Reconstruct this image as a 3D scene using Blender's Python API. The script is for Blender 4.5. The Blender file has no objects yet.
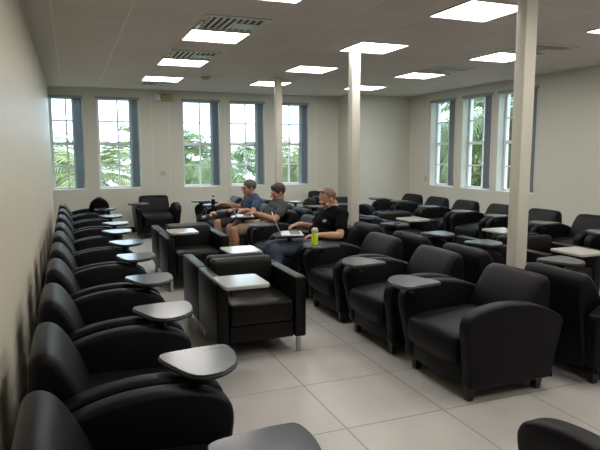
import bpy, bmesh, math, random
from mathutils import Vector, Matrix
S = bpy.context.scene
C = bpy.data.collections.new('room'); S.collection.children.link(C)
PI = math.pi; R = math.radians

# ------------------------------------------------------------ camera, sky, exposure
cam = bpy.data.objects.new('camera', bpy.data.cameras.new('camera')); C.objects.link(cam)
cam.data.sensor_width = 36; cam.data.lens = 577.5 / 600 * 36
yaw, pitch, roll = .377, .124, -.002
fw = Vector((math.sin(yaw)*math.cos(pitch), math.cos(yaw)*math.cos(pitch), -math.sin(pitch)))
rt = Vector((math.cos(yaw), -math.sin(yaw), 0)); up = rt.cross(fw)
r2 = rt*math.cos(roll) + up*math.sin(roll); u2 = up*math.cos(roll) - rt*math.sin(roll)
cam.matrix_world = Matrix(((r2.x, u2.x, -fw.x, 0), (r2.y, u2.y, -fw.y, 0), (r2.z, u2.z, -fw.z, 1.5), (0, 0, 0, 1)))
cam.data.clip_start = .05
S.camera = cam

W = bpy.data.worlds.new('sky'); S.world = W; W.use_nodes = True
W.node_tree.nodes['Background'].inputs[0].default_value = (.66, .83, 1.0, 1)
W.node_tree.nodes['Background'].inputs[1].default_value = 2.5
PANEL = 6.6
S.view_settings.view_transform = 'Standard'; S.view_settings.look = 'None'
S.view_settings.gamma = 1; S.view_settings.use_curve_mapping = False
S.view_settings.exposure = 1.25
S.cycles.max_bounces = 8; S.cycles.diffuse_bounces = 5; S.cycles.sample_clamp_indirect = 4

# ------------------------------------------------------------ materials
def mat(name, col, rough=.6, metal=0, spec=.5, noise=0, nscale=20, bump=0, bscale=200, emit=None, estr=0, coat=0, vary=None):
    m = bpy.data.materials.new(name); m.use_nodes = True
    t = m.node_tree; b = t.nodes['Principled BSDF']
    b.inputs['Base Color'].default_value = (*col, 1); b.inputs['Roughness'].default_value = rough
    b.inputs['Metallic'].default_value = metal; b.inputs['Specular IOR Level'].default_value = spec
    b.inputs['Coat Weight'].default_value = coat
    tc = t.nodes.new('ShaderNodeTexCoord')
    if noise:
        n = t.nodes.new('ShaderNodeTexNoise'); n.inputs['Scale'].default_value = nscale; n.inputs['Detail'].default_value = 4
        t.links.new(tc.outputs['Object'], n.inputs['Vector'])
        mx = t.nodes.new('ShaderNodeMix'); mx.data_type = 'RGBA'
        v = vary or tuple(c*(1-noise) for c in col)
        mx.inputs['A'].default_value = (*v, 1); mx.inputs['B'].default_value = (*[min(1, c*(1+noise*.6)) for c in col], 1)
        t.links.new(n.outputs['Fac'], mx.inputs['Factor']); t.links.new(mx.outputs['Result'], b.inputs['Base Color'])
    if bump:
        n = t.nodes.new('ShaderNodeTexNoise'); n.inputs['Scale'].default_value = bscale; n.inputs['Detail'].default_value = 3
        t.links.new(tc.outputs['Object'], n.inputs['Vector'])
        bp = t.nodes.new('ShaderNodeBump'); bp.inputs['Strength'].default_value = bump; bp.inputs['Distance'].default_value = .002
        t.links.new(n.outputs['Fac'], bp.inputs['Height']); t.links.new(bp.outputs[0], b.inputs['Normal'])
    if emit:
        b.inputs['Emission Color'].default_value = (*emit, 1); b.inputs['Emission Strength'].default_value = estr
    return m

M = dict(
    leather=mat('leather', (.0034, .0029, .0048), .46, spec=.17, bump=.25, bscale=420, noise=.15, nscale=6),
    leather_brown=mat('square_leather', (.0042, .0031, .0032), .40, spec=.22, bump=.2, bscale=380, noise=.15, nscale=6),
    leg=mat('dark_wood_foot', (.012, .010, .009), .35, noise=.3, nscale=30),
    chrome=mat('brushed_metal', (.55, .54, .52), .28, 1, noise=.1, nscale=40),
    blackplastic=mat('black_plastic', (.012, .012, .013), .4, bump=.05),
    tabgrey=mat('grey_laminate', (.058, .067, .088), .20, spec=.45, noise=.06, nscale=90),
    tabedge=mat('tablet_edge', (.010, .010, .012), .45, bump=.03),
    tabwhite=mat('pale_laminate', (.39, .39, .37), .17, spec=.5, noise=.06, nscale=60),
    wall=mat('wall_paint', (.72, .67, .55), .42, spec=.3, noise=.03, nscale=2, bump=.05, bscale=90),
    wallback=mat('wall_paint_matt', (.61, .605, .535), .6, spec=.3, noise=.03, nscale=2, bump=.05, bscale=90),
    trim=mat('white_trim', (.72, .72, .70), .4, noise=.03, bump=.02),
    column=mat('column_paint', (.61, .59, .51), .5, noise=.04, nscale=5, bump=.03),
    frame=mat('window_frame', (.80, .83, .86), .35, noise=.03, bump=.02),
    blind=mat('blind_vane', (.27, .31, .34), .6, noise=.15, nscale=25),
    rail=mat('blind_rail', (.28, .30, .32), .45, noise=.1),
    panel=mat('light_diffuser', (.9, .9, .9), .5, emit=(1.0, .96, .895), estr=PANEL, noise=.01),
    panelframe=mat('fixture_frame', (.62, .60, .57), .4, noise=.03),
    vent=mat('vent_metal', (.56, .56, .55), .35, noise=.08),
    ventdark=mat('vent_inside', (.03, .03, .032), .7, noise=.2),
    brass=mat('vent_brassy_strip', (.75, .68, .42), .25, .6, noise=.1),
    skin=mat('skin', (.44, .235, .155), .55, spec=.35, noise=.12, nscale=12),
    skin_tan=mat('tanned_skin', (.42, .21, .13), .5, noise=.12, nscale=12),
    hair=mat('dark_brown_hair', (.035, .022, .016), .6, noise=.4, nscale=120, bump=.6, bscale=300),
    hair_grey=mat('greying_hair', (.075, .062, .052), .6, noise=.4, nscale=120, bump=.6, bscale=300),
    hair_buzz=mat('cropped_brown_hair', (.16, .085, .055), .65, noise=.35, nscale=150, bump=.5, bscale=400),
    black_cloth=mat('black_cotton', (.003, .003, .0035), .9, spec=.1, noise=.3, nscale=10, bump=.3, bscale=60),
    grey_cloth=mat('grey_cotton', (.075, .078, .086), .9, spec=.1, noise=.3, nscale=14, bump=.3, bscale=60),
    navy_cloth=mat('navy_cotton', (.035, .055, .125), .85, noise=.3, nscale=14, bump=.3, bscale=60),
    jeans=mat('denim', (.075, .095, .14), .9, spec=.1, noise=.45, nscale=18, bump=.4, bscale=120),
    khaki=mat('khaki_cotton', (.30, .22, .15), .85, noise=.2, nscale=20, bump=.3, bscale=60),
    dark_shorts=mat('charcoal_cotton', (.04, .04, .045), .85, noise=.2, nscale=20, bump=.3, bscale=60),
    shoe=mat('dark_rubber', (.015, .014, .014), .6, noise=.3),
    shoe_grey=mat('grey_suede', (.10, .09, .085), .8, noise=.3),
    silver=mat('silver_aluminium', (.62, .63, .65), .35, .7, noise=.04),
    screen=mat('laptop_screen', (.01, .012, .015), .15, noise=.1),
    keys=mat('laptop_keys', (.05, .05, .055), .5, noise=.2),
    lime=mat('lime_plastic', (.50, .68, .02), .35, noise=.08, emit=(.5, .7, .02), estr=0),
    capgrey=mat('bottle_cap', (.42, .43, .42), .4, noise=.1),
    cola=mat('dark_bottle', (.012, .010, .012), .2, noise=.2),
    labelm=mat('bottle_label', (.45, .50, .62), .4, noise=.2, nscale=40),
    lens=mat('dark_lens', (.008, .008, .010), .12, noise=.1),
    eye=mat('eye', (.03, .02, .015), .3, noise=.1),
    lip=mat('lip', (.36, .14, .10), .5, noise=.1),
    logo=mat('shirt_print', (.22, .25, .36), .7, noise=.5, nscale=120),
    strap=mat('blue_webbing', (.03, .09, .28), .6, noise=.3, nscale=80),
    plate=mat('ivory_plastic', (.58, .55, .46), .4, noise=.05),
    beige_box=mat('beige_plastic', (.42, .36, .20), .5, noise=.08),
    white_box=mat('white_plastic', (.66, .68, .72), .4, noise=.04),
    frond=mat('palm_leaf', (.20, .25, .10), .5, noise=.6, nscale=3, vary=(.06, .10, .03)),
    frond2=mat('palm_leaf_yellow', (.34, .34, .15), .5, noise=.6, nscale=3, vary=(.13, .17, .06)),
    trunk=mat('palm_trunk', (.20, .14, .09), .9, noise=.5, nscale=10, bump=.6, bscale=12),
    bush=mat('bush_leaf', (.26, .26, .11), .6, noise=.7, nscale=4, vary=(.04, .07, .02)),
    grass=mat('lawn', (.12, .18, .06), .9, noise=.5, nscale=1.5),
    deck=mat('structure_concrete', (.35, .34, .32), .9, noise=.2),
)
for k in ('frond', 'frond2', 'bush'):
    M[k].node_tree.nodes['Principled BSDF'].inputs['Transmission Weight'].default_value = 0

def grid_material(name, size, off, col, line, lw, rough, bumpd, spec=.5, mott=.08, lrough=None, tilt=None):
    """square grid from world position: tile faces with thin joints"""
    m = bpy.data.materials.new(name); m.use_nodes = True; t = m.node_tree; N = t.nodes; L = t.links
    b = N['Principled BSDF']; b.inputs['Specular IOR Level'].default_value = spec
    g = N.new('ShaderNodeNewGeometry'); sx = N.new('ShaderNodeSeparateXYZ'); L.new(g.outputs['Position'], sx.inputs[0])
    def axis(k):
        a = N.new('ShaderNodeMath'); a.operation = 'SUBTRACT'; L.new(sx.outputs[k], a.inputs[0]); a.inputs[1].default_value = off[k]
        d = N.new('ShaderNodeMath'); d.operation = 'DIVIDE'; L.new(a.outputs[0], d.inputs[0]); d.inputs[1].default_value = size[k]
        f = N.new('ShaderNodeMath'); f.operation = 'PINGPONG'; L.new(d.outputs[0], f.inputs[0]); f.inputs[1].default_value = .5
        s = N.new('ShaderNodeMath'); s.operation = 'MULTIPLY'; L.new(f.outputs[0], s.inputs[0]); s.inputs[1].default_value = size[k]
        fl = N.new('ShaderNodeMath'); fl.operation = 'FLOOR'; L.new(d.outputs[0], fl.inputs[0])
        return s.outputs[0], fl.outputs[0]
    ax, fx = axis(0); ay, fy = axis(1)
    mn = N.new('ShaderNodeMath'); mn.operation = 'MINIMUM'; L.new(ax, mn.inputs[0]); L.new(ay, mn.inputs[1])
    ma = N.new('ShaderNodeMapRange'); L.new(mn.outputs[0], ma.inputs['Value']); ma.inputs['From Min'].default_value = lw*.5; ma.inputs['From Max'].default_value = lw
    n = N.new('ShaderNodeTexNoise'); n.inputs['Scale'].default_value = 2.2; n.inputs['Detail'].default_value = 7; n.inputs['Roughness'].default_value = .65
    cb = N.new('ShaderNodeCombineXYZ'); L.new(fx, cb.inputs[0]); L.new(fy, cb.inputs[1])
    wn = N.new('ShaderNodeTexWhiteNoise'); L.new(cb.outputs[0], wn.inputs['Vector'])
    sc = N.new('ShaderNodeVectorMath'); sc.operation = 'MULTIPLY_ADD'; L.new(wn.outputs['Color'], sc.inputs[0]); sc.inputs[1].default_value = (7, 7, 7)
    L.new(g.outputs['Position'], sc.inputs[2]); L.new(sc.outputs[0], n.inputs['Vector'])
    m1 = N.new('ShaderNodeMix'); m1.data_type = 'RGBA'
    m1.inputs['A'].default_value = (*[c*(1-mott) for c in col], 1); m1.inputs['B'].default_value = (*[c*(1+mott) for c in col], 1)
    L.new(n.outputs['Fac'], m1.inputs['Factor'])
    hv = N.new('ShaderNodeMapRange'); L.new(wn.outputs['Value'], hv.inputs['Value']); hv.inputs['To Min'].default_value = .96; hv.inputs['To Max'].default_value = 1.03
    m0 = N.new('ShaderNodeVectorMath'); m0.operation = 'SCALE'; L.new(m1.outputs['Result'], m0.inputs[0]); L.new(hv.outputs[0], m0.inputs['Scale'])
    m2 = N.new('ShaderNodeMix'); m2.data_type = 'RGBA'; m2.inputs['A'].default_value = (*line, 1)
    L.new(ma.outputs[0], m2.inputs['Factor']); L.new(m0.outputs[0], m2.inputs['B']); L.new(m2.outputs['Result'], b.inputs['Base Color'])
    rr = N.new('ShaderNodeMapRange'); L.new(ma.outputs[0], rr.inputs['Value']); rr.inputs['To Min'].default_value = lrough or rough; rr.inputs['To Max'].default_value = rough
    L.new(rr.outputs[0], b.inputs['Roughness'])
    bp = N.new('ShaderNodeBump'); bp.inputs['Strength'].default_value = .5; bp.inputs['Distance'].default_value = bumpd
    L.new(ma.outputs[0], bp.inputs['Height']); L.new(bp.outputs[0], b.inputs['Normal'])
    return m
M['floor'] = grid_material('porcelain_floor', (.632, .632), (1.342, 2.70), (.435, .42, .395), (.27, .26, .24), .0065, .36, .0015, mott=.22, lrough=.7)
M['ceiling'] = grid_material('ceiling_tile', (.61, .61), (-.083, .19), (.70, .64, .615), (.75, .69, .66), .010, .9, -.002, spec=.2, mott=.05, lrough=.35)

gm = bpy.data.materials.new('window_glass'); gm.use_nodes = True; t = gm.node_tree; t.nodes.clear()
o_ = t.nodes.new('ShaderNodeOutputMaterial'); tr = t.nodes.new('ShaderNodeBsdfTransparent'); gl = t.nodes.new('ShaderNodeBsdfGlossy'); mx = t.nodes.new('ShaderNodeMixShader'); fr = t.nodes.new('ShaderNodeMapRange'); lw_ = t.nodes.new('ShaderNodeLayerWeight')
gl.inputs['Roughness'].default_value = .02; tr.inputs[0].default_value = (.93, .96, .95, 1); lw_.inputs[0].default_value = .5; fr.inputs['From Min'].default_value = .45; fr.inputs['To Min'].default_value = .03; fr.inputs['To Max'].default_value = .35; t.links.new(lw_.outputs['Facing'], fr.inputs['Value'])
t.links.new(fr.outputs[0], mx.inputs[0]); t.links.new(tr.outputs[0], mx.inputs[1]); t.links.new(gl.outputs[0], mx.inputs[2]); t.links.new(mx.outputs[0], o_.inputs[0])
M['glass'] = gm

# ------------------------------------------------------------ helpers
def add(bm, name, m, parent=None, smooth=38, loc=None):
    me = bpy.data.meshes.new(name)
    bmesh.ops.recalc_face_normals(bm, faces=bm.faces[:])
    bm.to_mesh(me); bm.free(); me.materials.append(M[m] if isinstance(m, str) else m)
    if smooth:
        for p in me.polygons: p.use_smooth = True
        me.set_sharp_from_angle(angle=R(smooth))
    o = bpy.data.objects.new(name, me); C.objects.link(o)
    if parent: o.parent = parent
    if loc: o.location = loc
    return o
def tag(o, label, cat, group=None, kind=None):
    if label: o['label'] = label
    if cat: o['category'] = cat
    if group: o['group'] = group
    if kind: o['kind'] = kind
    return o
def thing(name, label, cat, loc=(0, 0, 0), rz=0, group=None):
    o = bpy.data.objects.new(name, None); C.objects.link(o); o.location = loc; o.rotation_euler = (0, 0, rz); o.empty_display_size = .1
    return tag(o, label, cat, group)
def struct(name, bm, m, smooth=None):
    o = add(bm, name, m, None, smooth); o['kind'] = 'structure'; return o
def box(bm, x0, x1, y0, y1, z0, z1, r=0, seg=2):
    t = bmesh.new(); bmesh.ops.create_cube(t, size=1)
    for v in t.verts: v.co = Vector(((x0+x1)/2 + v.co.x*(x1-x0), (y0+y1)/2 + v.co.y*(y1-y0), (z0+z1)/2 + v.co.z*(z1-z0)))
    if r: bmesh.ops.bevel(t, geom=t.edges[:], offset=r, segments=seg, profile=.5, affect='EDGES')
    merge(bm, t)
def merge(bm, t, mtx=None):
    if mtx: bmesh.ops.transform(t, matrix=mtx, verts=t.verts[:])
    me = bpy.data.meshes.new('tmp'); t.to_mesh(me); t.free(); bm.from_mesh(me); bpy.data.meshes.remove(me)
def cyl(bm, a, b, ra, rb=None, n=16, cap=True):
    a = Vector(a); b = Vector(b); rb = ra if rb is None else rb
    d = b-a; t = bmesh.new()
    bmesh.ops.create_cone(t, cap_ends=cap, cap_tris=False, segments=n, radius1=ra, radius2=rb, depth=d.length)
    merge(bm, t, Matrix.Translation((a+b)/2) @ d.to_track_quat('Z', 'Y').to_matrix().to_4x4())
def ball(bm, c, r, sub=3, rot=None):
    t = bmesh.new(); bmesh.ops.create_icosphere(t, subdivisions=sub, radius=1)
    r = (r, r, r) if not hasattr(r, '__len__') else r
    m = Matrix.Translation(c) @ (rot.to_4x4() if rot else Matrix()) @ Matrix.Diagonal((*r, 1))
    merge(bm, t, m)
def smooth_loop(pts, n=5):
    out = []; k = len(pts)
    for i in range(k):
        p0, p1, p2, p3 = [Vector(pts[(i+j-1) % k]) for j in range(4)]
        for s in range(n):
            u = s/n
            out.append(.5*((2*p1)+(p2-p0)*u+(2*p0-5*p1+4*p2-p3)*u*u+(3*p1-p0-3*p2+p3)*u**3))
    return out
def inset_loop(pts, d):
    k = len(pts); out = []
    A = sum(pts[i][0]*pts[(i+1) % k][1]-pts[(i+1) % k][0]*pts[i][1] for i in range(k)); sg = 1 if A > 0 else -1
    for i in range(k):
        t = (Vector(pts[(i+1) % k])-Vector(pts[i-1])); t = t.normalized() if t.length > 1e-9 else Vector((1, 0))
        out.append(Vector(pts[i]) + sg*Vector((-t.y, t.x))*d)
    return out
def pillow(bm, prof, y0, y1, r, f=lambda x, y, z: (x, y, z), mid=1, seg=4, n=5, crown=0):
    """side profile (x,z), smoothed, carried across y with rounded rims of radius r"""
    P = smooth_loop(prof, n) if n > 1 else [Vector(p) for p in prof]
    st = []
    for i in range(seg+1):
        a = i/seg*PI/2; st.append((y0 + r*(1-math.sin(a)), r*(1-math.sin(PI/2-a)+0)*0 + r*(1-math.cos(PI/2-a))*0 + r*(1-math.sin(a))*0, a))
    rows = []
    for i in range(seg+1):
        a = i/seg*PI/2; rows.append((y0 + r*(1-math.cos(a)), r*(1-math.sin(a))))
    for i in range(1, mid+1): rows.append((y0+r+(y1-y0-2*r)*i/(mid+1), -crown*math.sin(PI*i/(mid+1))))
    for i in range(seg, -1, -1):
        a = i/seg*PI/2; rows.append((y1 - r*(1-math.cos(a)), r*(1-math.sin(a))))
    vs = []
    for y, ins in rows:
        L = inset_loop(P, ins) if ins else P
        vs.append([bm.verts.new(f(p[0], y, p[1])) for p in L])
    k = len(P)
    for a, b in zip(vs, vs[1:]):
        for i in range(k): bm.faces.new((a[i], a[(i+1) % k], b[(i+1) % k], b[i]))
    bm.faces.new(vs[0][::-1]); bm.faces.new(vs[-1])
def slab(bm, outline, z0, z1, r=.006, n=6, ins=0):
    P = smooth_loop(outline, n) if n > 1 else [Vector(p) for p in outline]
    rows = [(z0, r+ins), (z0+r, ins), (z1-r, ins), (z1, r+ins)] if r else [(z0, ins), (z1, ins)]
    vs = [[bm.verts.new((p[0], p[1], z)) for p in (inset_loop(P, i) if i else P)] for z, i in rows]
    k = len(P)
    for a, b in zip(vs, vs[1:]):
        for i in range(k): bm.faces.new((a[i], a[(i+1) % k], b[(i+1) % k], b[i]))
    bm.faces.new(vs[0][::-1]); bm.faces.new(vs[-1])
def dup(root, loc, rz, label=None, group=None):
    r = root.copy(); C.objects.link(r); r.location = loc; r.rotation_euler = (0, 0, rz)
    if label: r['label'] = label
    if group: r['group'] = group
    for ch in list(root.children):
        c = ch.copy(); C.objects.link(c); c.parent = r
        for g in list(ch.children):
            d = g.copy(); C.objects.link(d); d.parent = c
    return r
def bm_(): return bmesh.new()
def tube(bm, pts, r, n=8):
    for a, b in zip(pts, pts[1:]): cyl(bm, a, b, r, r, n)
    for p in pts[1:-1]: ball(bm, p, r, 1)

# ------------------------------------------------------------ room shell
H = 2.69; XL, XR = -.31, 6.85; YB, YF = 11.4, -2.2; TH = .24
b = bm_(); box(b, XL-.3, XR+.3, YF-.3, YB+.3, -.2, 0); struct('floor', b, 'floor')
b = bm_(); box(b, XL-.3, XR+.3, YF-.3, YB+.3, H, H+.2); struct('ceiling', b, 'ceiling')
b = bm_(); box(b, XL-TH, XL, YF, YB+TH, 0, H); struct('wall_left', b, 'wall')
b = bm_(); box(b, XL-TH, XR+TH, YF-TH, YF, 0, H); struct('wall_front', b, 'wallback')
ZB, ZT = .83, 2.53
wb = [(-.305, .25), (.50, 1.25), (2.07, 2.80), (3.02, 3.73), (3.97, 4.70)]
wr = [(9.27, 10.07), (8.24, 9.05), (7.19, 8.07)]
def wall_open(fbox, a0, a1, ops):
    cur = a0
    for s, e in sorted(ops):
        if s > cur: fbox(cur, s, 0, H)
        fbox(s, e, 0, ZB); fbox(s, e, ZT, H); cur = e
    fbox(cur, a1, 0, H)
b = bm_(); wall_open(lambda s, e, z0, z1: box(b, s, e, YB, YB+TH, z0, z1), XL, XR+TH, wb); struct('wall_back', b, 'wallback')
b = bm_(); wall_open(lambda s, e, z0, z1: box(b, XR, XR+TH, s, e, z0, z1), YF, YB, wr); struct('wall_right', b, 'wallback')
b = bm_(); box(b, 5.40, XR, 10.85, YB, 0, H); struct('wall_corner', b, 'wallback')
b = bm_(); box(b, XL, XL+.012, YF, YB, 0, .10, .003); struct('baseboard_left', b, 'blackplastic')
b = bm_(); box(b, XL+.012, 5.39, YB-.012, YB, 0, .10, .003); struct('baseboard_back', b, 'blackplastic')
b = bm_(); box(b, XR-.012, XR, YF, 10.84, 0, .10, .003); struct('baseboard_right', b, 'blackplastic')
# panel joints in the back wall and a surface conduit on the right wall
n = 1
for x in (1.48, 1.80, 2.90, 4.86):
    b = bm_(); box(b, x, x+.008, YB-.003, YB, .1, H); struct('trim_%d' % n, b, 'trim'); n += 1
b = bm_(); box(b, XR-.012, XR, 10.20, 10.215, .95, H); struct('trim_%d' % n, b, 'trim'); n += 1
b = bm_(); box(b, XL, XL+.022, YF, YB, H-.02, H-.001); struct('trim_%d' % n, b, 'panelframe'); n += 1
b = bm_(); box(b, XL+.022, 5.39, YB-.022, YB, H-.02, H-.001); struct('trim_%d' % n, b, 'panelframe')

def window(idx, w, to):
    """w: opening width; to(u, d, z) -> world, u across from the viewer's left, d depth outward"""
    def bx(bm, u0, u1, d0, d1, z0, z1):
        t = bmesh.new(); bmesh.ops.create_cube(t, size=1)
        for v in t.verts:
            v.co = Vector(to(u0 if v.co.x < 0 else u1, d0 if v.co.y < 0 else d1, z0 if v.co.z < 0 else z1))
        merge(bm, t)
    b = bm_(); fd0, fd1 = .14, .20; fw_ = .045
    bx(b, 0, fw_, fd0, fd1, ZB, ZT); bx(b, w-fw_, w, fd0, fd1, ZB, ZT); bx(b, fw_, w-fw_, fd0, fd1, ZT-fw_, ZT); bx(b, fw_, w-fw_, fd0, fd1, ZB, ZB+.05)
    zm = (ZB+ZT)/2; bx(b, fw_, w-fw_, fd0, fd1, zm-.028, zm+.028)
    fr = struct('window_%d' % idx, b, 'frame')
    b = bm_(); bx(b, w/2-.014, w/2+.014, fd0+.015, fd1-.01, ZB+.05, zm-.028); bx(b, w/2-.014, w/2+.014, fd0+.015, fd1-.01, zm+.028, ZT-fw_)
    for z in ((ZB+.05+zm-.028)/2, (ZT-fw_+zm+.028)/2): bx(b, fw_, w-fw_, fd0+.016, fd1-.011, z-.013, z+.013)
    add(b, 'glazing_bars', 'frame', fr, None)
    b = bm_(); bx(b, fw_, w-fw_, .170, .173, ZB+.05, ZT-fw_); add(b, 'pane', 'glass', fr, None)
    b = bm_(); bx(b, 0, w, .001, .14, ZB, ZB+.012); add(b, 'sill', 'trim', fr, None)
    b = bm_(); bx(b, w/2-.04, w/2+.04, fd0-.018, fd0, zm+.028, zm+.045); add(b, 'sash_lock', 'chrome', fr, None)
def blind(label, w, to, nv=10, span=.19, sl=1):
    c = Vector(to(w-span/2, .06, ZT))
    t = thing('vertical_blind', label, 'blind', c, 0, 'vertical blinds drawn aside at the windows')
    def T(u, d, z): return Vector(to(u, d, z)) - c
    def bx(bm, u0, u1, d0, d1, z0, z1):
        tt = bmesh.new(); bmesh.ops.create_cube(tt, size=1)
        for v in tt.verts: v.co = T(u0 if v.co.x < 0 else u1, d0 if v.co.y < 0 else d1, z0 if v.co.z < 0 else z1)
        merge(bm, tt)
    b = bm_(); bx(b, -.02, w+.02, -.02, .035, ZT-.035, ZT+.01); add(b, 'head_rail', 'rail', t, None)
    b = bm_()
    for i in range(nv):
        u = w - .038 - (span-.055)*i/(nv-1)
        pts = [(-.014*sl, -.035), (.002, 0), (.016*sl, .045)]
        vs = []
        for z in (ZB+.035, ZT-.035): vs.append([b.verts.new(T(u+a+(.010 if i % 2 else 0), .03+d, z)) for a, d in pts] + [b.verts.new(T(u+a+.002+(.010 if i % 2 else 0), .03+d, z)) for a, d in reversed(pts)])
        for q in range(6): b.faces.new((vs[0][q], vs[0][(q+1) % 6], vs[1][(q+1) % 6], vs[1][q]))
        b.faces.new(vs[0][::-1]); b.faces.new(vs[1])
    add(b, 'vanes', 'blind', t, None)
    b = bm_(); cyl(b, T(w+.012, -.012, ZT-.03), T(w+.012, -.012, ZB+.12), .005, n=8); add(b, 'wand', 'frame', t)
names = ['leftmost back window', 'second back window from the left', 'middle one of the five back windows',
         'fourth back window from the left', 'rightmost back window by the column']
for i, (s, e) in enumerate(wb):
    to = (lambda s: (lambda u, d, z: (s+u, YB+d, z)))(s)
    window(i+1, e-s, to); blind('grey vertical blind gathered at the right of the ' + names[i], e-s, to, sl=-1)
names = ['farthest right wall window', 'middle right wall window', 'right wall window nearest the viewer']
for i, (s, e) in enumerate(wr):
    to = (lambda e: (lambda u, d, z: (XR+d, e-u, z)))(e)
    window(i+6, e-s, to); blind('grey vertical blind gathered at the near side of the ' + names[i], e-s, to)

# columns
for (x, y), lb in zip([(3.17, 3.47), (3.17, 6.25), (3.17, 8.95)], ['nearest square cream column, between the back to back rows of tub chairs', 'middle square cream column, behind the person in the black shirt', 'farthest slim cream column, in front of the rightmost back window']):
    t = thing('column', lb, 'column', (x, y, 0), 0, 'columns')
    b = bm_(); box(b, -.052, .052, -.052, .052, .1, H, .004); add(b, 'shaft', 'column', t)
    b = bm_(); box(b, -.062, .062, -.062, .062, 0, .1, .004); add(b, 'base_trim', 'blackplastic', t)

# ------------------------------------------------------------ ceiling fixtures
GX0, GY0 = 1.442, .495
adj = {0: 'left', 1: 'middle', 2: 'right'}
rown = {0: 'behind the picture edge', 1: 'nearest', 2: 'second', 3: 'third', 4: 'farthest'}
proto = None
def light(x, y, label):
    global proto
    if proto: return dup(proto, (x, y, H), 0, label)
    t = thing('ceiling_light', label, 'ceiling light', (x, y, H), 0, 'square ceiling light panels'); proto = t
    b = bm_()
    for a in ((-.303, .303, -.303, -.286), (-.303, .303, .286, .303), (-.303, -.286, -.286, .286), (.286, .303, -.286, .286)): box(b, *a, -.012, .0)
    add(b, 'frame', 'panelframe', t, None)
    b = bm_(); box(b, -.286, .286, -.286, .286, -.006, -.001); add(b, 'diffuser', 'panel', t, None)
    return t
for j in range(-1, 5):  # first two rows are out of view, added to light the room
    for i in range(3):
        x, y = GX0+1.829*i, 2.325+1.829*j
        light(x, y, 'lit square ceiling panel, %s row of lights, %s' % (adj[i], ['unseen, added for light behind the viewer', 'unseen, added for light above the viewer', 'nearest one in view', 'second nearest in view', 'second farthest in view', 'farthest, near the back wall'][j+1]))
def vent(x, y, label, strip=False):
    t = thing('ceiling_vent', label, 'vent', (x, y, H), 0, 'ceiling air vents')
    b = bm_()
    for a in ((-.30, .30, -.30, -.25), (-.30, .30, .25, .30), (-.30, -.25, -.25, .25), (.25, .30, -.25, .25)): box(b, *a, -.014, 0)
    add(b, 'frame', 'vent', t, None)
    b = bm_(); box(b, -.25, .25, -.25, .25, -.003, -.001); add(b, 'backing', 'ventdark', t, None)
    b = bm_()
    for k in range(8):
        x0 = -.235+k*.06
        vs = [b.verts.new(p) for p in ((x0, -.25, -.004), (x0, .25, -.004), (x0+.012, .25, -.020), (x0+.012, -.25, -.020), (x0+.004, -.25, -.004), (x0+.004, .25, -.004), (x0+.016, .25, -.020), (x0+.016, -.25, -.020))]
        for f in ((0, 1, 2, 3), (7, 6, 5, 4), (0, 4, 5, 1), (1, 5, 6, 2), (2, 6, 7, 3), (3, 7, 4, 0)): b.faces.new([vs[q] for q in f])
    box(b, .02, .25, -.10, .12, -.020, -.016)
    add(b, 'louvres', 'vent', t, None)
    if strip:
        b = bm_(); box(b, -.30, .30, .262, .292, -.024, -.014, .003); box(b, -.292, -.262, -.10, .26, -.024, -.014, .003); add(b, 'bright_strip', 'brass', t)
vent(1.442, 5.373, 'louvred ceiling vent with pale strips beside the second light of the left column', True)
vent(1.442, 7.202, 'louvred ceiling vent with pale strips beside the third light of the left column', True)
vent(1.442, 10.25, 'flat louvred ceiling vent behind the farthest light of the left column')
vent(5.10, 7.202, 'louvred ceiling vent beside the third light of the right column', True)
vent(5.10, 5.373, 'louvred ceiling vent to the right of the nearest column')
t = thing('smoke_detector', 'small round yellowed smoke detector on the ceiling near the back windows', 'smoke detector', (2.05, 9.19, H))
b = bm_(); cyl(b, (0, 0, -.018), (0, 0, 0), .075, .075, 24); add(b, 'base', 'beige_box', t)
b = bm_(); cyl(b, (0, 0, -.05), (0, 0, -.018), .045, .062, 24); add(b, 'sensor', 'plate', t)
t = thing('ceiling_speaker', 'small white round disc in the ceiling by the farthest middle light', 'ceiling speaker', (3.42, 8.75, H))
b = bm_(); cyl(b, (0, 0, -.012), (0, 0, 0), .12, .13, 24); add(b, 'ring', 'panelframe', t)
b = bm_(); cyl(b, (0, 0, -.015), (0, 0, -.012), .095, .095, 24); add(b, 'grille', 'vent', t)
# emergency light and wall plates
t = thing('emergency_light', 'beige emergency light with two lamp heads high on the back wall', 'emergency light', (1.77, YB, 2.55)); t.scale = (.78, .8, .85)
b = bm_(); box(b, -.12, .12, -.09, 0, -.075, .075, .012); add(b, 'housing', 'beige_box', t)
for x, w_, mname in ((-.23, .075, 'white_box'), (.18, .05, 'plate')):
    b = bm_(); box(b, x-w_, x+w_, -.12, -.02, -.07, .075, .015); cyl(b, (x, -.13, 0), (x, -.12, 0), .045, .045, 20); o = add(b, 'lamp_head', mname, t)
    b = bm_(); cyl(b, (x+(.06 if x < 0 else -.04), -.05, 0), (x+(.11 if x < 0 else -.06), -.05, 0), .018, n=10); add(b, 'joint', 'blackplastic', o)
t = thing('wall_thermostat', 'small ivory wall plate between the second and third back windows', 'thermostat', (1.68, YB, 1.13))
b = bm_(); box(b, -.06, .06, -.02, 0, -.045, .045, .008); add(b, 'cover', 'plate', t)
b = bm_(); box(b, -.03, .03, -.024, -.02, -.012, .02, .002); add(b, 'display', 'capgrey', t)
t = thing('wall_switch', 'small ivory switch at the foot of the cable strip on the right wall', 'switch', (XR, 10.21, .98))
b = bm_(); box(b, -.012, 0, -.04, .04, -.06, .06, .004); add(b, 'plate', 'plate', t)
b = bm_(); box(b, -.02, -.012, -.012, .012, -.02, .02, .002); add(b, 'rocker', 'capgrey', t)

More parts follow.
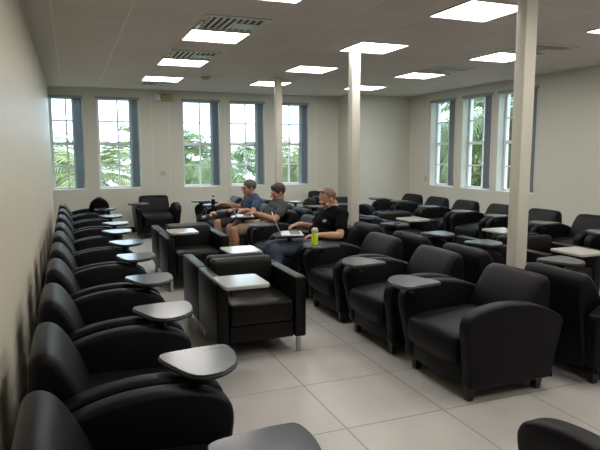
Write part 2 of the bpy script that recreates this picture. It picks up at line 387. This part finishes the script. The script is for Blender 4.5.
# ------------------------------------------------------------ tub chair (faces +X, right hand towards -Y)
def tablet(parent, kind, loc, rz):
    if kind == 'tub':
        out = [(-.158, .115), (-.03, .155), (.09, .165), (.142, .145), (.152, .03), (.118, -.09), (.035, -.165), (-.055, -.16), (-.115, -.05)]
        b = bm_(); slab(b, out, -.004, .004, .003, n=6)
        o = add(b, 'tablet', 'tabgrey', parent, 30)
        b = bm_(); slab(b, out, -.020, -.0042, .004, n=6, ins=-.003); add(b, 'edge_band', 'tabedge', o, 40)
        b = bm_(); cyl(b, (-.02, .0, -.032), (-.02, .0, -.02), .075, .075, 24); cyl(b, (-.02, 0, -.085), (-.02, 0, -.032), .022, .03, 16); add(b, 'swivel_post', 'blackplastic', o)
    else:
        x, y, c = .155, .178, .03
        out = [(-x, -y+c), (-x+c*.3, -y+c*.3), (-x+c, -y), (x-c, -y), (x-c*.3, -y+c*.3), (x, -y+c), (x, y-c), (x-c*.3, y-c*.3), (x-c, y), (-x+c, y), (-x+c*.3, y-c*.3), (-x, y-c)]
        b = bm_(); slab(b, out, -.020, .004, .004, n=1); o = add(b, 'tablet', 'tabwhite', parent, 30)
        b = bm_(); box(b, -.09, .09, -.10, .10, -.030, -.020, .003); cyl(b, (-.06, .0, -.10), (-.06, 0, -.03), .025, .025, 16); add(b, 'swivel_post', 'blackplastic', o)
    o.location = loc; o.rotation_euler = (0, 0, rz)
    return o
def make_tub():
    t = thing('tub_armchair', 'x', 'armchair')
    b = bm_(); box(b, -.295, .325, -.27, .27, .085, .235, .015); add(b, 'base', 'leather', t)
    b = bm_(); pillow(b, [(-.20, .225), (.10, .222), (.34, .225), (.375, .25), (.385, .31), (.375, .375), (.33, .405), (.15, .425), (-.20, .42)], -.262, .262, .035, n=4, mid=5, crown=.010)
    add(b, 'seat', 'leather', t, 60)
    bp = [(-.12, .33), (-.14, .46), (-.185, .58), (-.235, .675), (-.275, .722), (-.320, .735), (-.356, .712), (-.372, .64), (-.365, .46), (-.335, .25), (-.305, .10), (-.24, .095), (-.17, .20)]
    def fb(x, y, z):
        s = 1 - .06*max(0, (z-.35)/.4)
        return (x, y*s, z*.985 - .012*(abs(y)/.28)**4*max(0, (z-.5)/.25))
    b = bm_(); pillow(b, bp, -.282, .282, .04, f=fb, n=4, mid=7, seg=5); add(b, 'backrest', 'leather', t, 60)
    ap = [(.30, .085), (.335, .20), (.365, .36), (.382, .47), (.365, .535), (.31, .575), (.22, .60), (.10, .612), (-.04, .602), (-.16, .575), (-.26, .535), (-.325, .497), (-.352, .465), (-.350, .41), (-.328, .23), (-.312, .12), (-.30, .085), (0, .08)]
    for s in (-1, 1):
        def fa(x, y, z, s=s):
            bulge = 1 + .15*max(0, min(1, (z-.25)/.33))
            return (x, s*(.312 + (y*bulge) + .045*max(0, (z-.1)/.5)), z)
        b = bm_(); pillow(b, ap, -.045, .045, .024, f=fa, n=4, mid=1, seg=4); add(b, 'arm', 'leather', t, 60)
    for sx in (-.25, .275):
        for sy in (-1, 1):
            b = bm_(); tt = bmesh.new(); bmesh.ops.create_cone(tt, cap_ends=True, segments=4, radius1=.030, radius2=.040, depth=.092)
            merge(b, tt, Matrix.Translation((sx, sy*.285, .046)) @ Matrix.Rotation(PI/4, 4, 'Z')); bmesh.ops.bevel(b, geom=b.edges[:], offset=.003, segments=1, affect='EDGES')
            add(b, 'leg', 'leg', t)
    tablet(t, 'tub', (.33, -.25, .652), 0)
    return t
def make_square():
    t = thing('square_armchair', 'x', 'armchair')
    D = .325
    b = bm_(); box(b, -D+.02, D-.012, -.245, .245, .13, .25, .008); add(b, 'base', 'leather_brown', t)
    b = bm_(); box(b, -.20, D, -.248, .248, .25, .42, .03, 4); add(b, 'seat', 'leather_brown', t, 50)
    bp = [(-.17, .35), (-.175, .50), (-.19, .61), (-.205, .645), (-.24, .66), (-.285, .655), (-.305, .625), (-.318, .50), (-.322, .30), (-.32, .14), (-.25, .13), (-.18, .20)]
    b = bm_(); pillow(b, bp, -.253, .253, .035, n=4, mid=4, seg=4); add(b, 'backrest', 'leather_brown', t, 60)
    for s in (-1, 1):
        y0, y1 = sorted((s*.255, s*.343))
        b = bm_(); box(b, -D, D, y0, y1, .125, .585, .014, 3); add(b, 'arm', 'leather_brown', t, 50)
    for sx in (-1, 1):
        for sy in (-1, 1):
            b = bm_(); cyl(b, (sx*.27, sy*.30, 0), (sx*.27, sy*.30, .128), .021, .021, 16); add(b, 'leg', 'chrome', t)
    tablet(t, 'square', (.36, -.2, .64), 0)
    return t
tub0, sq0 = make_tub(), make_square(); used = {}
def place(kind, x, y, rz, label, group, tab=None):
    src = tub0 if kind == 'tub' else sq0
    if kind in used:
        o = dup(src, (x, y, 0), rz, label, group)
    else:
        o = src; used[kind] = 1; o.location = (x, y, 0); o.rotation_euler = (0, 0, rz); o['label'] = label; o['group'] = group
    c = [c for c in o.children if c.name.startswith('tablet')][0]
    if tab == 'none':
        for g in list(c.children): bpy.data.objects.remove(g)
        bpy.data.objects.remove(c)
    elif tab:
        dx, dy = tab[0]-x, tab[1]-y
        c.location = (dx*math.cos(rz)+dy*math.sin(rz), -dx*math.sin(rz)+dy*math.cos(rz), .652 if kind == 'tub' else .646)
        c.rotation_euler = (0, 0, tab[2] if len(tab) > 2 else 0)
    return o
ordn = ['nearest', 'second', 'third', 'fourth', 'fifth', 'sixth', 'seventh', 'eighth', 'ninth', 'tenth']
# first tub0 placed must not be modified before copies: prototype keeps its own tablet
LY = [1.80, 2.65, 3.54, 4.44, 5.29, 6.12, 6.92, 7.84, 8.72, 9.62]
LT = [(0.49, 1.46), (0.467, 2.283), (0.445, 3.118), (0.475, 3.963), (0.47, 4.88, -.15), (0.473, 5.709), (0.45, 6.577), (0.49, 7.35), (0.49, 8.233), (0.46, 9.334, -.2)]
AT = [(2.08, 3.25), (2.10, 4.001), (2.13, 4.90), (2.09, 5.64), (2.09, 6.571), (2.117, 7.50), (2.13, 8.35), (2.16, 9.45), (2.14, 10.33)]
BT = [(3.90, 2.55), (3.60, 3.422), (3.64, 4.398), (3.60, 5.08), (3.62, 5.993), (3.64, 6.751), (3.66, 7.8), (3.62, 8.506), (3.677, 9.45)]
DT = [(5.30, 4.532), (5.34, 5.426), (5.36, 6.29), (5.30, 6.957), (5.28, 7.803), (5.42, 8.90), (5.361, 9.60)]
rec = []
for k, y in enumerate(LY):
    rec.append(('tub', .175, y, 0, 'black leather tub chair against the left wall, %s from the viewer' % ordn[k], 'tub chairs along the left wall', LT[k]))
AY = [3.04, 3.93, 4.82, 5.71, 6.60, 7.49, 8.38, 9.27, 10.16]
al = ['nearest black tub chair of the middle row, its side arm fully in view', 'second black tub chair of the middle row, next behind the fully visible one',
      'black tub chair of the middle row whose tablet holds the lime bottle', 'black tub chair in which the person in the black shirt sits',
      'empty black tub chair between the black shirt and grey shirt people', 'black tub chair in which the person in the grey shirt sits',
      'black tub chair in which the person in the blue shirt sits', 'black tub chair of the middle row whose tablet holds the dark bottle', 'farthest black tub chair of the middle row facing left, near the back windows']
for k, y in enumerate(AY):
    rec.append(('tub', 2.47, y, PI, al[k], 'middle row of tub chairs facing left', AT[k]))
BY = [2.96, 3.95, 4.80, 5.68, 6.76, 7.62, 8.44, 9.42, 10.25]
for k, y in enumerate(BY):
    rec.append(('tub', 3.37, y, 0, 'black tub chair facing right behind the middle row, %s from the viewer' % ordn[k], 'tub chairs facing right behind the middle row', BT[k]))
DY = [4.45, 5.30, 6.14, 6.98, 7.83, 8.64, 9.45]
for k, y in enumerate(DY):
    rec.append(('tub', 5.76, y, PI, 'dark tub chair against the right wall below the windows, %s from the viewer' % ordn[k], 'tub chairs along the right wall', DT[k]))
rec.append(('tub', 1.42, 10.72, -PI/2, 'black tub chair alone against the back wall between the second and third windows', 'tub chairs at the back wall', (1.05, 10.12)))
rec.append(('tub', 4.82, 10.70, -PI/2, 'black tub chair against the back wall below the rightmost back window', 'tub chairs at the back wall', None))
rec.append(('tub', 4.42, 9.02, -PI/2, 'black tub chair facing the viewer behind the head of the person in black', 'tub chairs at the back wall', None))
rec.append(('tub', 1.84, 1.17, PI/2, 'black tub chair cut off by the bottom right picture corner', 'tub chairs facing away in the foreground', (2.35, 1.25)))
# square chairs stand in back to back pairs
sl = ['square black armchair with white tablet, centre of the room, facing the viewer', 'square black armchair backing onto the central white-tablet chair and facing away',
      'square black armchair with pinkish white tablet farther back, facing the viewer', 'square black armchair facing away, farthest of the four in the centre',
      'square dark armchair with white tablet at the right picture edge, facing the viewer', 'square dark armchair with white tablet half behind the nearest column, facing away',
      'square dark armchair with white tablet right of the middle column, facing the viewer', 'square dark armchair facing away, farthest of the four on the right side']
for k, (x, y, rz) in enumerate([(1.262, 4.25, -PI/2), (1.262, 4.91, PI/2), (1.275, 6.56, -PI/2), (1.275, 7.22, PI/2), (4.30, 4.28, -PI/2), (4.30, 4.94, PI/2), (4.30, 6.92, -PI/2), (4.30, 7.58, PI/2)]):
    tb = [(1.035, 3.70, PI/2), (1.384, 4.932, PI/2), (1.122, 6.38, PI/2), 'none', (4.10, 3.74, PI/2), (4.43, 5.08, PI/2), (4.12, 6.42, PI/2), 'none'][k]
    rec.append(('square', x, y, rz, sl[k], 'square armchairs in back to back pairs', tb))
rec.sort(key=lambda r: r[6] is not None)
for r in rec: place(*r)

# ------------------------------------------------------------ people
def capsule(bm, a, b, ra, rb):
    cyl(bm, a, b, ra, rb, 20); ball(bm, a, ra, 2); ball(bm, b, rb, 2)
def voxel(bm, name, m, parent, vs=.007, sm=4):
    me = bpy.data.meshes.new(name); bm.to_mesh(me); bm.free()
    o = bpy.data.objects.new(name, me); C.objects.link(o)
    md = o.modifiers.new('r', 'REMESH'); md.mode = 'VOXEL'; md.voxel_size = vs; md.use_smooth_shade = True
    ms = o.modifiers.new('s', 'SMOOTH'); ms.iterations = sm; ms.factor = .5
    dg = bpy.context.evaluated_depsgraph_get(); dg.update()
    new = bpy.data.meshes.new_from_object(o.evaluated_get(dg)); o.modifiers.clear(); o.data = new; bpy.data.meshes.remove(me)
    new.materials.clear(); new.materials.append(M[m])
    for p in new.polygons: p.use_smooth = True
    if parent: o.parent = parent
    return o
def hand(bm, wrist, d, palm_n, curl=.5, thumb_side=1):
    """d: pointing direction; palm_n: direction the palm faces"""
    d = Vector(d).normalized(); n = Vector(palm_n); n = (n - d*n.dot(d)).normalized(); s = d.cross(n)*thumb_side
    w = Vector(wrist)
    capsule(bm, w, w+d*.03, .026, .026)
    for k in range(4): capsule(bm, w+d*.02+s*(.006*(1.5-k)), w+d*.085+s*(.0195*(1.5-k)), .017, .0125)
    L = [.070, .078, .072, .056]
    for k in range(4):
        p = w+d*.085+s*(.0205*(1.5-k)); a = curl*.5; 
        for seg, f in enumerate((.45, .32, .23)):
            q = p + (d*math.cos(a)+n*math.sin(a))*L[k]*f; capsule(bm, p, q, .0092-.0008*seg, .0086-.0008*seg); p = q; a += curl*.9
    p = w+d*.03+s*.024; q = p+(d*.6+s*.7+n*.35).normalized()*.038; capsule(bm, p, q, .013, .0105); capsule(bm, q, q+(d*.9+s*.15+n*.4).normalized()*.032, .0105, .009)
def person(label, loc, rz, sh, nk, hd, hpitch, hyaw, armR, armL, legR, legL, skin, top, bottom, hairm, hair, shirt_len, lower, shoes, belly=0):
    t = thing('person', label, 'person', loc, rz)
    V = Vector
    hip = V((.0, 0, .505)); hr, hl = V((.0, -.095, .50)), V((.0, .095, .50))
    b = bm_()
    chest = (V(nk)*.62 + hip*.38)
    def torso(bm, e, top=True):
        for f_, rx, ry in ((0, .125, .165), (.2, .12+belly*.6, .155+belly*.3), (.4, .118+belly, .155+belly*.3), (.6, .118+belly*.6, .165), (.78, .112, .178), (.9, .085, .165)):
            c = hip.lerp(V(nk), f_); ball(bm, c+V((belly*.4 if f_ < .7 else 0, 0, 0)), (rx+e, ry+e, .10), 3)
        for s_ in (-1, 1): capsule(bm, V(nk)+V((0, s_*.03, -.02)), V((sh[0], s_*sh[1], sh[2])), .055+e, .060+e)
    torso(b, -.004)
    # head in its own frame
    Rm = (Matrix.Rotation(hyaw, 3, 'Z') @ Matrix.Rotation(hpitch, 3, 'Y')); hc = V(hd)
    def HP(x, y, z): return hc + Rm @ V((x, y, z))
    capsule(b, V(nk)+V((-.01, 0, -.02)), HP(-.025, 0, -.06), .060, .055)
    ball(b, HP(-.015, 0, .03), (.096, .076, .090), 3, Rm)
    ball(b, HP(.018, 0, -.03), (.072, .062, .085), 3, Rm)
    ball(b, HP(.052, 0, -.095), (.030, .032, .022), 3, Rm)
    ball(b, HP(.082, 0, .022), (.016, .052, .012), 2, Rm)               # brow
    capsule(b, HP(.086, 0, .012), HP(.112, 0, -.026), .009, .013)       # nose
    for s_ in (-1, 1): ball(b, HP(.098, s_*.013, -.028), .009, 2); ball(b, HP(.060, s_*.042, -.02), (.024, .022, .020), 2, Rm)
    ball(b, HP(.086, 0, -.058), (.012, .026, .007), 2, Rm); ball(b, HP(.083, 0, -.068), (.012, .022, .008), 2, Rm)
    for s_ in (-1, 1): ball(b, HP(-.008, s_*.077, -.005), (.018, .009, .031), 2, Rm)
    # arms and legs
    for s_, A in ((-1, armR), (1, armL)):
        S0 = V((sh[0], s_*sh[1], sh[2])); E, Wr = V(A['e']), V(A['w'])
        capsule(b, S0, S0.lerp(E, .45), .050, .050); capsule(b, S0.lerp(E, .45), E, .050, .040); capsule(b, E, E.lerp(Wr, .35), .041, .043); capsule(b, E.lerp(Wr, .35), Wr, .043, .026)
        hand(b, Wr, A['d'], A['n'], A.get('c', .5), s_*(1) if A.get('flip') is None else -s_)
    for h0, Lg in ((hr, legR), (hl, legL)):
        K, A_, F = V(Lg['k']), V(Lg['a']), V(Lg['f'])
        capsule(b, h0, K, .085, .056); capsule(b, K, K.lerp(A_, .35), .054, .058); capsule(b, K.lerp(A_, .35), A_, .058, .036)
        capsule(b, A_, F, .034, .026); ball(b, A_+(A_-F).normalized()*.02, .034, 2)
    body = voxel(b, 'body', skin, t, .0065, 3)
    # shirt
    b = bm_(); torso(b, .010)
    for s_, A in ((-1, armR), (1, armL)):
        S0 = V((sh[0], s_*sh[1], sh[2])); E = V(A['e']); capsule(b, S0, S0.lerp(E, shirt_len), .062, .066)
    voxel(b, 't_shirt', top, t, .009, 3)
    # trousers or shorts
    b = bm_(); ball(b, hip+V((0, 0, -.01)), (.145, .185, .095), 3)
    for h0, Lg in ((hr, legR), (hl, legL)):
        K, A_ = V(Lg['k']), V(Lg['a'])
        if lower == 'jeans':
            capsule(b, h0, K, .098, .070); capsule(b, K, K.lerp(A_, .93), .069, .052)
        else: capsule(b, h0, h0.lerp(K, .84), .100, .080)
    voxel(b, 'jeans' if lower == 'jeans' else 'shorts', bottom, t, .009, 3)
    for Lg in (legR, legL):
        A_, F = V(Lg['a']), V(Lg['f']); d = (F-A_).normalized(); b = bm_()
        if shoes == 'sandal':
            capsule(b, A_-d*.03+V((0, 0, -.0))+Lg.get('sole', V((0, 0, -1)))*.035, F+d*.035+Lg.get('sole', V((0, 0, -1)))*.028, .018, .018)
            capsule(b, A_.lerp(F, .55)-V((0, .0, 0)), A_.lerp(F, .75), .040, .036); capsule(b, A_+d*.0, A_.lerp(F, .12), .041, .041)
        else:
            capsule(b, A_+V((0, 0, -.012)), F, .047, .040); capsule(b, A_, A_+V((0, 0, -.03)), .046, .046)
        voxel(b, 'sandal' if shoes == 'sandal' else 'shoe', 'shoe' if shoes == 'sandal' else 'shoe_grey', t, .008, 2)
    # hair
    b = bm_()
    if hair == 'buzz':
        ball(b, HP(-.024, 0, .030), (.094, .0785, .0905), 4, Rm)
        cut, cutz = -.012, -.03
    else:
        ball(b, HP(-.020, 0, .044), (.103, .084, .094), 4, Rm); ball(b, HP(.045, 0, .095), (.042, .055, .026), 3, Rm) if hair == 'quiff' else None
        cut, cutz = .062, -.030
    inv = Rm.transposed()
    me = None
    hb = voxel(b, 'hair', hairm, t, .006, 2)
    bb = bm_(); bb.from_mesh(hb.data)
    # hairline: forehead cut slopes back to the temples, nape stays
    def cutp(bb, co, no):
        g = bmesh.ops.bisect_plane(bb, geom=bb.verts[:]+bb.edges[:]+bb.faces[:], plane_co=hc+Rm @ V(co), plane_no=Rm @ V(no), clear_outer=True)
        ed = [e for e in g['geom_cut'] if isinstance(e, bmesh.types.BMEdge)]
        try: bmesh.ops.holes_fill(bb, edges=bb.edges[:], sides=0)
        except Exception: pass
    cutp(bb, (0.005, 0, -.045) if hair != 'buzz' else (-.01, 0, -.04), (0.35, 0, -1))
    cutp(bb, (.070 if hair != 'buzz' else .020, 0, .05), (1, 0, -.75) if hair != 'buzz' else (1, 0, -.2))
    bb.to_mesh(hb.data); bb.free()
    # eyes
    for s_ in (-1, 1):
        b = bm_(); ball(b, HP(.076, s_*.031, .001), (.010, .014, .008), 2, Rm); add(b, 'eye', 'eye', t)
    b = bm_(); ball(b, HP(.094, 0, -.063), (.006, .021, .005), 2, Rm); add(b, 'mouth', 'lip', t)
    return t, HP, Rm
V = Vector
# man in black, leaning back, looking down at the laptop
t, HP, Rm = person('person in black shirt and jeans with sunglasses on head, seated at a laptop', (2.47, 5.71, 0), PI,
    (-.20, .20, .845), (-.19, 0, .885), (-.115, 0, 1.00), R(34), R(4),
    dict(e=(-.06, -.31, .655), w=(.135, -.21, .72), d=(1, -.05, -.25), n=(0, 0, -1), c=.75),
    dict(e=(-.10, .34, .645), w=(.15, .34, .665), d=(1, -.15, -.05), n=(0, 0, -1), c=.5),
    dict(k=(.50, -.13, .50), a=(.47, -.13, .10), f=(.62, -.14, .05)), dict(k=(.53, .13, .51), a=(.50, .15, .10), f=(.65, .16, .05)),
    'skin', 'black_cloth', 'jeans', 'hair_buzz', 'buzz', .62, 'jeans', 'shoe', belly=.03)
b = bm_()
for s_ in (-1, 1): ball(b, HP(.020, s_*.030, .116), (.020, .026, .010), 3, Rm)
for s_ in (-1, 1): capsule(b, HP(.018, s_*.052, .108), HP(-.045, s_*.080, .03), .0035, .0035)
capsule(b, HP(.022, -.01, .122), HP(.022, .01, .122), .004, .004)
add(b, 'sunglasses', 'lens', t)['label'] = 'dark sunglasses pushed up on the head'
b = bm_(); ball(b, (-.035, .112, .775), (.030, .024, .020), 3); add(b, 'shirt_print', 'logo', t)['label'] = 'small pale print on the chest'
# man in grey
t, HP, Rm = person('person in grey shirt and khaki shorts typing on a laptop', (2.47, 7.49, 0), PI,
    (-.20, .185, .785), (-.19, 0, .83), (-.17, 0, .958), R(14), R(6),
    dict(e=(.0, -.27, .62), w=(.22, -.22, .72), d=(1, 0, -.2), n=(0, 0, -1), c=.6),
    dict(e=(-.02, .30, .62), w=(.21, .16, .71), d=(1, -.35, -.05), n=(0, 0, -1), c=.5),
    dict(k=(.48, -.13, .49), a=(.44, -.13, .09), f=(.59, -.14, .045)), dict(k=(.50, .15, .49), a=(.46, .18, .09), f=(.61, .20, .045)),
    'skin_tan', 'grey_cloth', 'khaki', 'hair', 'quiff', .60, 'shorts', 'shoe')
# man in blue, ankle over the knee
t, HP, Rm = person('person in navy shirt and glasses, ankle over knee, farthest of the three', (2.47, 8.38, 0), PI,
    (-.10, .19, .79), (-.10, 0, .84), (-.02, 0, .975), R(2), R(8),
    dict(e=(.06, -.28, .67), w=(.30, -.24, .74), d=(1, .1, .0), n=(0, 0, -1), c=.6),
    dict(e=(.03, .33, .64), w=(.27, .24, .68), d=(1, -.4, 0), n=(0, 0, -1), c=.5),
    dict(k=(.46, -.30, .56), a=(.56, .10, .59), f=(.72, .18, .58), sole=Vector((.2, 1, -.6)).normalized()), dict(k=(.50, .13, .49), a=(.47, .15, .09), f=(.62, .16, .045)),
    'skin', 'navy_cloth', 'dark_shorts', 'hair_grey', 'short', .55, 'shorts', 'sandal')
b = bm_()
for s_ in (-1, 1):
    pts = [HP(.100, s_*.033+.022*math.cos(a), .004+.017*math.sin(a)) for a in [i*PI/6 for i in range(13)]]; tube(b, pts, .0025, 6)
    tube(b, [HP(.098, s_*.055, .008), HP(-.005, s_*.080, .008)], .0025, 6)
tube(b, [HP(.101, -.011, .008), HP(.101, .011, .008)], .0025, 6)
add(b, 'glasses', 'lens', t)['label'] = 'thin dark rimmed glasses'
b = bm_(); cyl(b, (.225, .2585, .672), (.25, .248, .676), .033, .031, 16); add(b, 'wrist_watch', 'lens', t)['label'] = 'dark wrist watch'

# ------------------------------------------------------------ backpack
t = thing('backpack', 'dark rounded backpack standing on the farthest chair of the left wall row', 'backpack', (.40, 9.64, .425))
b = bm_(); pillow(b, [(-.14, 0), (.14, 0), (.15, .15), (.13, .28), (.07, .35), (0, .37), (-.07, .35), (-.13, .28), (-.15, .15)], -.085, .085, .05, n=4, mid=2, seg=4, crown=.01); add(b, 'body', 'black_cloth', t, 60)
b = bm_(); pillow(b, [(-.10, .02), (.10, .02), (.11, .10), (.09, .19), (0, .215), (-.09, .19), (-.11, .10)], -.125, -.07, .02, n=4, mid=1); add(b, 'front_pocket', 'dark_shorts', t, 60)
b = bm_(); tube(b, [(-.03, 0, .36), (-.025, 0, .39), (.025, 0, .39), (.03, 0, .36)], .007); add(b, 'handle', 'strap', t)
# blue lanyard lying over two tablets of the right hand rows
b = bm_(); pts = [(3.56, 6.93, .664), (3.62, 6.72, .664), (3.70, 6.58, .665), (3.80, 6.52, .60), (3.83, 6.3, .56), (3.74, 6.12, .66), (3.66, 6.0, .664), (3.56, 5.93, .664)]
tube(b, pts, .008, 8); tag(add(b, 'lanyard', 'strap'), 'blue lanyard trailing across tablet arms right of the middle column', 'lanyard')
# ------------------------------------------------------------ laptops, bottles, strap
def laptop(x, y, z, rz, label, tilt=R(22)):
    t = thing('laptop', label, 'laptop', (x, y, z), rz, 'open laptops')
    b = bm_(); box(b, -.115, .115, -.16, .16, .001, .014, .004); add(b, 'base', 'silver', t)
    b = bm_()
    for i in range(5):
        for j in range(12): box(b, -.085+i*.021, -.067+i*.021, -.138+j*.0232, -.118+j*.0232, .014, .0155)
    add(b, 'keyboard', 'keys', t, None)
    b = bm_(); box(b, -.004, .004, -.16, .16, 0, .225, .003); o = add(b, 'lid', 'silver', t); o.location = (.115, 0, .014); o.rotation_euler = (0, tilt, 0)
    b = bm_(); box(b, -.0055, -.0042, -.15, .15, .012, .215); add(b, 'screen', 'screen', o, None)
def wpos(cx, cy, lx, ly): return cx-lx, cy-ly
laptop(2.12, 5.60, .657, PI-R(17), 'open silver laptop on the tablet of the person in the black shirt')
laptop(2.15, 7.46, .657, PI-R(12), 'open silver laptop on the tablet of the person in the grey shirt')
def lathe(bm, prof, n=24):
    vs = [[bm.verts.new((r*math.cos(2*PI*i/n), r*math.sin(2*PI*i/n), z)) for i in range(n)] for r, z in prof]
    for a, c in zip(vs, vs[1:]):
        for i in range(n): bm.faces.new((a[i], a[(i+1) % n], c[(i+1) % n], c[i]))
    bm.faces.new(vs[0][::-1]); bm.faces.new(vs[-1])
x, y = 2.06, 4.88
t = thing('water_bottle', 'lime green drinking bottle with grey cap on the tablet beside the person in black', 'bottle', (x+.02, y, .656))
b = bm_(); lathe(b, [(.030, 0), (.034, .004), (.034, .118), (.031, .125)]); add(b, 'body', 'lime', t); t.scale = (.88, .88, .88)
b = bm_(); lathe(b, [(.033, .130), (.035, .133), (.035, .160), (.028, .172), (.016, .178)]); add(b, 'cap', 'capgrey', t)
x, y = 2.20, 9.50
t = thing('drink_bottle', 'dark drink bottle with pale label on the far tablet by the person in blue', 'bottle', (x-.02, y-.08, .656))
b = bm_(); lathe(b, [(.028, 0), (.032, .006), (.032, .04), (.030, .09), (.030, .10), (.022, .125), (.013, .145), (.013, .155)]); add(b, 'body', 'cola', t)
b = bm_(); lathe(b, [(.0325, .085), (.0325, .10), (.026, .122), (.0235, .124)]); add(b, 'label_band', 'labelm', t)
b = bm_(); lathe(b, [(.015, .155), (.015, .170)]); add(b, 'cap', 'white_box', t)

# ------------------------------------------------------------ outside
b = bm_(); box(b, -40, 60, -20, 80, -3.9, -3.7)
struct('ground', b, 'grass')
random.seed(4)
def make_palm(label, m, nf=34, L=2.5, seed=1):
    rnd = random.Random(seed)
    t = thing('palm_tree', label, 'palm tree', (0, 0, 0), 0, 'palms outside the windows')
    b = bm_(); cyl(b, (0, 0, -4.6), (0, 0, 0), .20, .13, 14); ball(b, (0, 0, .02), (.2, .2, .35), 2); add(b, 'trunk', 'trunk', t)
    b = bm_()
    for f in range(nf):
        az = f*2.399+rnd.uniform(-.2, .2); el = rnd.uniform(-.25, 1.25); ln = L*rnd.uniform(.8, 1.1)
        pts = []; p = V((0, 0, .15)); d_el = el
        for s in range(15):
            pts.append(p.copy()); st = ln/14
            p = p + V((math.cos(az)*math.cos(d_el), math.sin(az)*math.cos(d_el), math.sin(d_el)))*st; d_el -= .11
        side = V((-math.sin(az), math.cos(az), 0))
        for s in range(14): cyl(b, pts[s], pts[s+1], .016*(1-s/16), .016*(1-(s+1)/16), 5, cap=False)
        for s in range(2, 14):
            tn = (pts[s+1]-pts[s]).normalized()
            for sub in (0, .5):
                base = pts[s].lerp(pts[s+1], sub); w = .50*math.sin(PI*min(1, (s+sub)/15)**.7)+.10
                for sg in (-1, 1):
                    dr = (side*sg*.85+tn*.75+V((0, 0, -.25-rnd.random()*.3))).normalized()
                    tip = base+dr*w; up_ = tn*.024
                    mid = base.lerp(tip, .5)+V((0, 0, .03))
                    v = [b.verts.new(q) for q in (base-up_*.5, mid-up_, tip, mid+up_, base+up_*.5)]
                    b.faces.new(v)
    add(b, 'crown', m, t, None)
    return t
p0 = make_palm('palm with green fronds outside the fourth back window', 'frond', seed=1)
p1 = make_palm('yellow green palm outside the second back window', 'frond2', nf=28, L=2.2, seed=5)
p0.location = (4.1, 16.4, 1.0); p1.location = (.5, 15.2, .8)
for src, loc, rz, lb in ((p0, (-1.3, 18.2, 1.2), 1.0, 'green palm outside the leftmost back window'), (p1, (7.0, 18.2, .9), 2.0, 'yellow green palm outside the rightmost back window'), (p1, (2.7, 18.6, 1.3), 4.0, 'tall yellow green palm outside the middle back window'),
                         (p0, (9.7, 13.6, 1.9), 0.3, 'green palm outside the far left window of the right wall'),
                         (p0, (9.9, 11.2, 2.2), 2.2, 'green palm outside the middle window of the right wall'), (p0, (10.0, 8.6, 2.1), 1.7, 'green palm outside the nearest window of the right wall')):
    dup(src, loc, rz, lb)
def make_bush(label, rad, n, seed):
    rnd = random.Random(seed)
    t = thing('leafy_tree', label, 'tree', (0, 0, 0), 0, 'leafy trees far outside')
    b = bm_(); cyl(b, (0, 0, -4.6), (0, 0, 0), .22, .12, 10); add(b, 'trunk', 'trunk', t)
    b = bm_()
    for k in range(n):
        u = V((rnd.gauss(0, 1), rnd.gauss(0, 1), rnd.gauss(0, 1))).normalized()*rnd.random()**.4
        c = V((u.x*rad, u.y*rad, u.z*rad*.62))
        a = V((rnd.gauss(0, 1), rnd.gauss(0, 1), rnd.gauss(0, 1))).normalized(); e = a.orthogonal().normalized()
        s = rnd.uniform(.10, .24)
        b.faces.new([b.verts.new(c+q) for q in (a*s, e*s*.5, -a*s, -e*s*.5)])
    add(b, 'crown', 'bush', t, None)
    return t
q0 = make_bush('broad leafy tree far beyond the middle back window', 2.6, 3600, 3); q0.location = (4.5, 24, -.3)
for loc, lb in (((-1.5, 23.5, .1), 'broad leafy tree far beyond the leftmost back window'), ((10.5, 24.5, 0), 'broad leafy tree far beyond the rightmost back window'),
                ((14.6, 18.6, .5), 'broad leafy tree far beyond the far left window of the right wall'), ((15.9, 13.2, .6), 'broad leafy tree far beyond the nearest window of the right wall')):
    dup(q0, loc, random.random()*6, lb)
